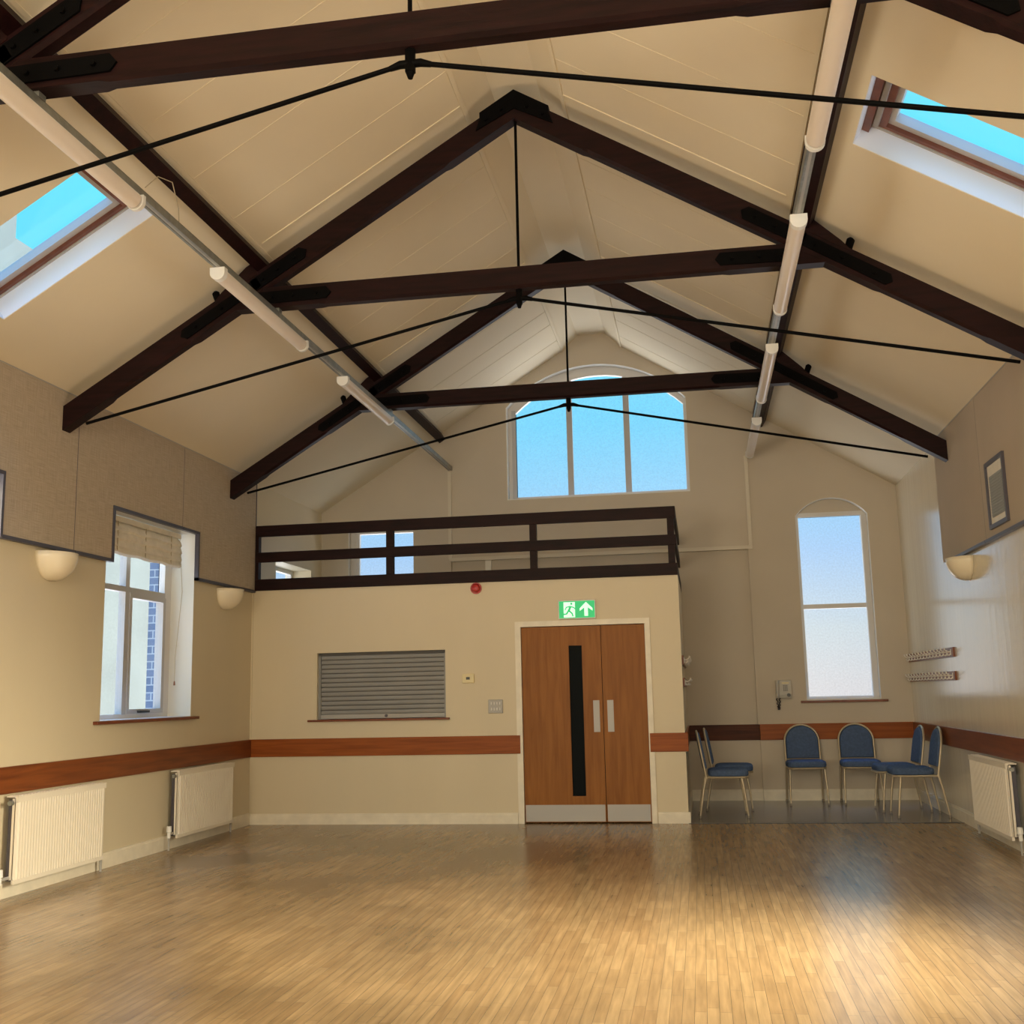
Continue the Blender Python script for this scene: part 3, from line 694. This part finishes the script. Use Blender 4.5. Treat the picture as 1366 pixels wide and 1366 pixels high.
# ------------------------------------------------------------------ radiators
def radiator(x, sg, y0, y1, label, vy):
    z0, z1 = .10, .705
    t = thing('radiator', label, 'radiator', (x, (y0+y1)/2, z0), 'panel radiators under the dado rail')
    bm = nb(); xf = x + sg*.12; n = int((y1-y0-.04)/.0333); pts = [(xf-sg*.014, y0)]
    for i in range(n):
        a = y0+.02+(y1-y0-.04)*i/n; d = (y1-y0-.04)/n
        pts += [(xf-sg*.010, a), (xf, a+d*.25), (xf, a+d*.7), (xf-sg*.010, a+d*.95)]
    pts += [(xf-sg*.014, y1), (xf-sg*.026, y1), (xf-sg*.026, y0)]
    xy(bm, pts, z0+.03, z1-.045)
    box(bm, min(xf-sg*.026, xf-sg*.002), max(xf-sg*.026, xf-sg*.002), y0, y1, z1-.047, z1-.012); box(bm, min(xf-sg*.026, xf-sg*.004), max(xf-sg*.026, xf-sg*.004), y0, y1, z0, z0+.032)
    obj('front_panel', bm, M_rad, t)
    bm = nb(); box(bm, min(x+sg*.035, xf-sg*.026), max(x+sg*.035, xf-sg*.026), y0+.02, y1-.02, z0+.02, z1-.03); obj('convector_shadow', bm, M_trim, t)  # dark block imitates the shadowed gap behind the front panel
    bm = nb()
    box(bm, min(x+sg*.03, xf), max(x+sg*.03, xf), y0, y1, z1-.012, z1-.004)
    for i in range(30):
        a = y0+.02+(y1-y0-.04)*i/30; box(bm, min(x+sg*.04, xf-sg*.015), max(x+sg*.04, xf-sg*.015), a, a+.022, z1-.004, z1)
    obj('top_grille', bm, M_rad, t)
    for y in (y0, y1-.006): obj('side_panel', B(min(xf-sg*.045, xf-sg*.02), max(xf-sg*.045, xf-sg*.02), y, y+.006, z0+.03, z1-.02), M_rad, t)
    for y in (y0+.15, y1-.17): obj('bracket', B(min(x+sg*.001, x+sg*.04), max(x+sg*.001, x+sg*.04), y, y+.03, z0+.05, z1-.1), M_galv, t)
    s2 = -1 if vy < y0 else 1; ye = y0 if s2 < 0 else y1
    obj('bleed_valve', T([(xf-sg*.045, ye, z1-.05), (xf-sg*.045, ye+s2*.035, z1-.05)], .017, 8), M_galv, t)
    vb = nb(); tube(vb, [(xf-sg*.05, ye, z0+.045), (xf-sg*.05, vy, z0+.045)], .012, 8); tube(vb, [(xf-sg*.05, vy, 0), (xf-sg*.05, vy, z0+.04)], .009, 8)
    obj('pipe', vb, M_chip, t)
    obj('valve', T([(xf-sg*.05, vy, z0+.01), (xf-sg*.05, vy, z0+.06), (xf-sg*.05, vy, z0+.065), (xf-sg*.05, vy, z0+.115)], [.016, .016, .024, .021], 12), M_cap, t)
    oe = y1 if s2 < 0 else y0
    obj('lockshield', T([(xf-sg*.05, oe-s2*.04, 0), (xf-sg*.05, oe-s2*.04, z0+.06)], [.010, .014], 8), M_chip, t)
radiator(XL, 1, 7.28, 8.46, 'white ribbed radiator nearest the view below the dado rail', 7.18)
radiator(XL, 1, 9.74, 10.97, 'white ribbed radiator in the corner by the partition', 9.66)
radiator(XR, -1, 9.52, 10.76, 'white radiator below the coat hook wall, beyond the chairs', 9.44)

# ------------------------------------------------------------------ serving hatch
sh = thing('roller_shutter', 'closed grey metal roller shutter in the serving hatch', 'roller shutter', (-2.14, YP+.06, 1.10))
bm = nb(); n = 13; z0, z1 = 1.155, 1.80
for i in range(n):
    a = z0+(z1-z0)*i/n; b = z0+(z1-z0)*(i+1)/n - .0055
    P = [(YP+.075, a), (YP+.064, a+.004), (YP+.061, (a+b)/2), (YP+.064, b-.002), (YP+.075, b)]
    prism(bm, P, lambda u, v: Vector((-2.835, u, v)), lambda u, v: Vector((-1.44, u, v)))
obj('slat_curtain', bm, M_shut, sh)
obj('slat_joint', B(-2.83, -1.445, YP+.072, YP+.080, z0, z1+.02), M_shutd, sh)
obj('bottom_bar', B(-2.835, -1.44, YP+.050, YP+.080, 1.108, 1.155, bev=.003), M_chip, sh)
obj('lock', T([(-2.09, YP+.05, 1.135), (-2.09, YP+.032, 1.135)], .016, 12), M_trim, sh)
obj('shutter_box', B(-2.86, -1.42, YP+.045, YP+.12, 1.795, 1.826), M_shutd, sh)
for x in (-2.862, -1.445): obj('guide_rail', B(x, x+.027, YP+.045, YP+.09, 1.10, 1.80), M_shut, sh)
struct('trim_18', B(-2.955, -1.375, YP-.045, YP+.13, 1.083, 1.104, bev=.003), M_sill, label='timber shelf sill under the roller shutter', cat='sill')

# ------------------------------------------------------------------ double door
D = sthing('door_1', 'pair of oak veneer doors with steel push plates under the exit sign', 'door', ((DX0+DX1)/2, YP, 0))
fr = nb(); fo = [(DX0-.062, 0), (DX0-.062, DZ+.058), (DX1+.055, DZ+.058), (DX1+.055, 0)]
xz(fr, [fo[0], fo[1], fo[2], fo[3], (DX1, 0), (DX1, DZ), (DX0, DZ), (DX0, 0)], YP-.016, YP+.10)
obj('door_frame', fr, M_skirt, D)
xm = .268
def leaf(x0, x1, vis=None):
    f0_ = lambda a, b: Vector((a, YP+.012, b)); f1_ = lambda a, b: Vector((a, YP+.056, b))
    return obj('door_leaf', slab(nb(), rect(x0, x1, .012, DZ-.006), [vis] if vis else [], f0_, f1_), M_door, D)
vis = rect(-.088, .072, .265, 1.84)
L1 = leaf(DX0+.004, xm-.003, vis); L2 = leaf(xm+.003, DX1-.004)
obj('vision_panel', B(-.086, .070, YP+.034, YP+.040, .267, 1.838), M_dglass, L1)
obj('glazing_bead', ring(nb(), vis, rect(-.078, .062, .275, 1.83), lambda a, b: Vector((a, YP+.010, b)), lambda a, b: Vector((a, YP+.032, b))), M_door, L1)
for Lf, x in ((L1, .165), (L2, .312)):
    o = obj('push_plate', B(x, x+.066, YP+.009, YP+.013, .925, 1.252, bev=.0015), M_steel, Lf); o['label'] = 'brushed steel push plate'
obj('kick_plate', B(DX0+.012, xm-.012, YP+.0095, YP+.013, .02, .188), M_steel, L1)
obj('kick_plate', B(xm+.012, DX1-.012, YP+.0095, YP+.013, .02, .188), M_steel, L2)

# ------------------------------------------------------------------ signs and fittings on the partition
ex = thing('exit_sign', 'lit green running man exit sign above the double door', 'exit sign', (.028, YP, 2.11))
obj('housing', B(-.172, .228, YP-.035, YP, 2.108, 2.308, bev=.006), M_cap, ex)
fy = YP-.0365
obj('sign_face', B(-.162, .218, fy, YP-.034, 2.118, 2.298), M_green, ex)
P = lambda pts, d=.0015: xz(nb(), [(-.162+a*.38, 2.118+b*.18) for a, b in pts], fy-d, fy+.0005)
obj('doorway_symbol', P([(.13, .04), (.45, .04), (.45, .94), (.13, .94)]), M_pict, ex)
bm = nb()
def seg(p, q, w_): # limbs in sign units
    d = Vector((q[0]-p[0], (q[1]-p[1])*.47)); n_ = Vector((-d.y, d.x)).normalized()*w_/2
    pts = [(p[0]+n_.x, p[1]+n_.y/.47), (q[0]+n_.x, q[1]+n_.y/.47), (q[0]-n_.x, q[1]-n_.y/.47), (p[0]-n_.x, p[1]-n_.y/.47)]
    xz(bm, [(-.162+a*.38, 2.118+b*.18) for a, b in pts], fy-.003, fy-.001)
seg((.33, .70), (.27, .42), .055); seg((.27, .45), (.36, .28), .04); seg((.36, .30), (.39, .10), .035)
seg((.27, .44), (.21, .25), .04); seg((.22, .25), (.12, .22), .035); seg((.32, .68), (.41, .62), .028); seg((.41, .63), (.46, .52), .025)
seg((.31, .68), (.21, .64), .028); seg((.215, .66), (.17, .48), .025)
xz(bm, [(-.162+.35*.38 + .0115*math.cos(a*PI/5), 2.118+.84*.18 + .0115*math.sin(a*PI/5)) for a in range(10)], fy-.003, fy-.001)
obj('running_man', bm, M_green, ex)
obj('arrow', P([(.76, .93), (.94, .55), (.94, .40), (.81, .60), (.81, .10), (.71, .10), (.71, .60), (.58, .40), (.58, .55)]), M_pict, ex)

s = thing('fire_alarm_sounder', 'round red fire alarm sounder under the gallery edge', 'alarm', (-1.06, YP, 2.475))
obj('base', T([(-1.065, YP, 2.475), (-1.065, YP-.02, 2.475)], .062, 24), M_red, s)
obj('dome', T([(-1.065, YP-.02, 2.475), (-1.065, YP-.05, 2.475), (-1.065, YP-.07, 2.475), (-1.065, YP-.078, 2.475)], [.05, .048, .036, .012], 24), M_red, s, smooth=True)
s = thing('thermostat', 'small ivory wall thermostat beside the shutter', 'thermostat', (-1.166, YP, 1.46))
obj('case', B(-1.23, -1.10, YP-.03, YP, 1.462, 1.560, bev=.006), M_ivory, s)
obj('dial', B(-1.185, -1.145, YP-.034, YP-.03, 1.498, 1.526), M_black, s)
s = thing('light_switch_panel', 'grey metal panel of eight light switches beside the door', 'light switch', (-.873, YP, 1.14))
obj('plate', B(-.952, -.796, YP-.02, YP, 1.138, 1.282, bev=.006), M_chip, s)
for r_ in range(2):
    for c_ in range(4):
        x = -.922+c_*.030; z = 1.168+r_*.058
        obj('switch', B(x, x+.013, YP-.029, YP-.019, z, z+.030, bev=.003), M_cap, s)

# ------------------------------------------------------------------ gallery balustrade
bal = thing('gallery_balustrade', 'dark timber balustrade of three wide rails along the gallery', 'balustrade', (-1.2, YP, 2.54))
for nm, z0, z1 in (('top_rail', 3.145, 3.272), ('middle_rail', 2.855, 2.968), ('bottom_rail', 2.538, 2.665)):
    bm = nb(); box(bm, XL+.036, 1.106, YP-.035, YP, z0, z1, bev=.004)
    obj(nm, bm, M_dark, bal)
    bm = nb(); box(bm, 1.075, 1.106, YP, YB-.035, z0, z1, bev=.003); obj('return_rail', bm, M_dark, bal)
for x0, x1 in ((XL+.036, XL+.075), (-2.068, -1.990), (-.463, -.389), (1.016, 1.088)):
    obj('post', B(x0, x1, YP-.030, YP+.045, 2.545, 3.268), M_dark, bal)

# ------------------------------------------------------------------ coat hook rails
def hooks(x, sg, y0, y1, z0, z1, label):
    t = thing('coat_hook_rail', label, 'coat hooks', (x, (y0+y1)/2, z0), 'coat hook rails')
    obj('board', B(min(x, x+sg*.020), max(x, x+sg*.020), y0, y1, z0, z1, bev=.002), M_sill, t)
    n = 14
    for i in range(n):
        y = y0+.09+(y1-y0-.18)*i/(n-1); zm = (z0+z1)/2; bm = nb()
        a = x+sg*.02
        box(bm, min(a, a+sg*.004), max(a, a+sg*.004), y-.012, y+.012, zm-.03, zm+.03)
        tube(bm, [(a, y, zm+.005), (a+sg*.03, y, zm+.005), (a+sg*.055, y, zm+.022), (a+sg*.062, y, zm+.045)], [.006, .006, .006, .009], 8)
        tube(bm, [(a, y, zm-.012), (a+sg*.018, y, zm-.030), (a+sg*.034, y, zm-.026), (a+sg*.038, y, zm-.008)], [.006, .006, .006, .009], 8)
        obj('hook', bm, M_hookm, t)
hooks(XR, -1, 11.47, 13.85, 1.605, 1.700, 'upper row of white coat hooks on the glossy wall')
hooks(XR, -1, 11.47, 13.85, 1.375, 1.465, 'lower row of white coat hooks on the glossy wall')
hooks(1.104, 1, 11.78, 13.75, 1.60, 1.70, 'upper row of coat hooks on the partition end, seen edge-on')
hooks(1.104, 1, 11.78, 13.75, 1.375, 1.465, 'lower row of coat hooks on the partition end, seen edge-on')

# ------------------------------------------------------------------ wall telephone
ph = thing('wall_telephone', 'grey wall telephone with keypad and hanging black cord beside the arched window', 'telephone', (2.28, YB, 1.2))
bm = nb(); yz(bm, [(YB, 1.215), (YB-.085, 1.215), (YB-.095, 1.26), (YB-.06, 1.425), (YB, 1.43)], 2.19, 2.37); obj('body', bm, M_phone, ph)
def sl(z): return YB-.095+(.035)*(z-1.26)/.165
bm = nb()
for r_ in range(4):
    for c_ in range(3):
        z = 1.300+r_*.019; x = 2.275+c_*.019; y = sl(z); box(bm, x, x+.012, y-.006, y+.002, z, z+.011)
obj('keypad', bm, M_black, ph)
obj('display', B(2.262, 2.345, sl(1.39)-.004, sl(1.39)+.004, 1.386, 1.404), M_ivory, ph)
obj('coin_return', T([(2.335, sl(1.25)-.006, 1.25), (2.335, sl(1.25)+.01, 1.25)], .022, 14), M_black, ph)
bm = nb(); tube(bm, [(2.205, YB-.10, 1.415), (2.203, YB-.125, 1.40), (2.203, YB-.125, 1.25), (2.205, YB-.10, 1.23)], [.022, .019, .017, .022], 10); obj('handset', bm, M_phone, ph, smooth=True)
pts = []
for i in range(60):
    t_ = i/59; a = t_*2*PI*9; zz = 1.22 - .14*math.sin(PI*t_); pts.append((2.195+.035*t_+.008*math.cos(a), YB-.05+.008*math.sin(a), zz))
obj('cord', T(pts, .0065, 6), M_black, ph)

# ------------------------------------------------------------------ chairs
def make_chair():
    t = thing('banquet_chair', '', 'chair', (0, 0, 0), 'blue banquet chairs'); t['_local'] = 1
    def rpad(name, w_, pts_fn, m): pass
    # seat: rounded plan, thick pad
    bm = nb(); n = 32; rings = []
    def plan(k, s):
        a = 2*PI*k/n; ca, sa = math.cos(a), math.sin(a); e = .42
        return (math.copysign(abs(ca)**e, ca)*.225*s, math.copysign(abs(sa)**e, sa)*.215*s)
    for z, s in ((.425, .93), (.432, .985), (.455, 1.0), (.478, .985), (.490, .93), (.495, .80), (.497, .5)):
        rings.append([bm.verts.new((plan(k, s)[0], plan(k, s)[1]-.03, z + (.004 if s < .9 else 0))) for k in range(n)])
    for i in range(len(rings)-1):
        for k in range(n): bm.faces.new((rings[i][k], rings[i][(k+1) % n], rings[i+1][(k+1) % n], rings[i+1][k]))
    bm.faces.new(rings[0][::-1]); bm.faces.new(rings[-1])
    obj('seat', bm, M_blue, t, smooth=True)
    # back outline (x,h) rounded-top; lies in leaning plane
    lean = .17
    def bp_(x, h, d=0): return Vector((x, .205 + (h-.42)*lean + d, h))
    def outline(hw, h0, ht, n=14):
        pts = [(-hw, h0), (hw, h0)]; rr = hw
        for i in range(n+1):
            a = PI*i/n; pts.append((rr*math.cos(a), ht-rr*.95+rr*.95*math.sin(a)))
        return pts
    bm = nb(); rings = []
    for d, hw, h0, ht in ((-.030, .155, .535, .857), (-.026, .180, .513, .877), (-.010, .188, .505, .884), (.010, .188, .505, .884), (.016, .172, .52, .87)):
        rings.append([bm.verts.new(bp_(x, h, d)) for x, h in outline(hw, h0, ht)])
    nn = len(rings[0])
    for i in range(len(rings)-1):
        for k in range(nn): bm.faces.new((rings[i][k], rings[i][(k+1) % nn], rings[i+1][(k+1) % nn], rings[i+1][k]))
    bm.faces.new(rings[0][::-1]); bm.faces.new(rings[-1])
    obj('backrest', bm, M_blue, t, smooth=True)
    hoop = [bp_(.200, .40)] + [bp_(.200, .55)] + [bp_(.200*math.cos(PI*i/16), .895-.19+.19*math.sin(PI*i/16)) for i in range(17)] + [bp_(-.200, .55), bp_(-.200, .40)]
    obj('back_frame', T(hoop, .0115, 10), M_frame, t, smooth=True)
    bm = nb(); rail = [(-.20, .20, .415), (-.205, -.20, .415), (-.17, -.235, .415), (.17, -.235, .415), (.205, -.20, .415), (.20, .20, .415), (-.20, .20, .415)]
    tube(bm, rail, .011, 8); tube(bm, [bp_(-.20, .498), bp_(.20, .498)], .008, 8)
    obj('seat_frame', bm, M_frame, t, smooth=True)
    for sg in (-1, 1):
        for pts in ([(sg*.20, .205, .42), (sg*.205, .235, .30), (sg*.21, .285, .02)], [(sg*.195, -.165, .415), (sg*.205, -.19, .25), (sg*.212, -.215, .02)]):
            l = obj('leg', T(pts, [.0125, .0125, .010], 10), M_frame, t, smooth=True)
            obj('foot', T([(pts[-1][0], pts[-1][1], .024), (pts[-1][0], pts[-1][1], 0)], .0135, 10), M_foot, l)
    return t
proto = make_chair()
def dup(root):
    r = root.copy(); sc.collection.objects.link(r)
    for ch in list(root.children):
        c = ch.copy(); sc.collection.objects.link(c); c.parent = r
        for g in ch.children:
            d = g.copy(); sc.collection.objects.link(d); d.parent = c
    return r
# obj() leaves local meshes for the prototype; sub-part offsets are zero as every part sits at the origin
spots = [(1.50, 12.30, PI/2+.02, 'blue chair beside the partition end, nearer of the pair facing the hook wall'),
         (1.585, 13.02, PI/2-.03, 'blue chair beside the partition end, mostly hidden behind the nearer one'),
         (2.455, 13.53, .02, 'blue chair against the gable wall below the telephone'),
         (3.075, 13.55, -.02, 'blue chair against the gable wall below the arched window'),
         (3.435, 12.26, -PI/2+.03, 'blue chair with its back to the coat hook wall, nearest the hall floor'),
         (3.36, 12.80, -PI/2+.06, 'blue chair with its back to the coat hook wall, deeper in the corner')]
for i, (x, y, r_, lab) in enumerate(spots):
    c = proto if i == 0 else dup(proto)
    c.location = (x, y, 0); c.rotation_euler = (0, 0, r_); c['label'] = lab
for o in bpy.data.objects:
    if '_local' in o: del o['_local']
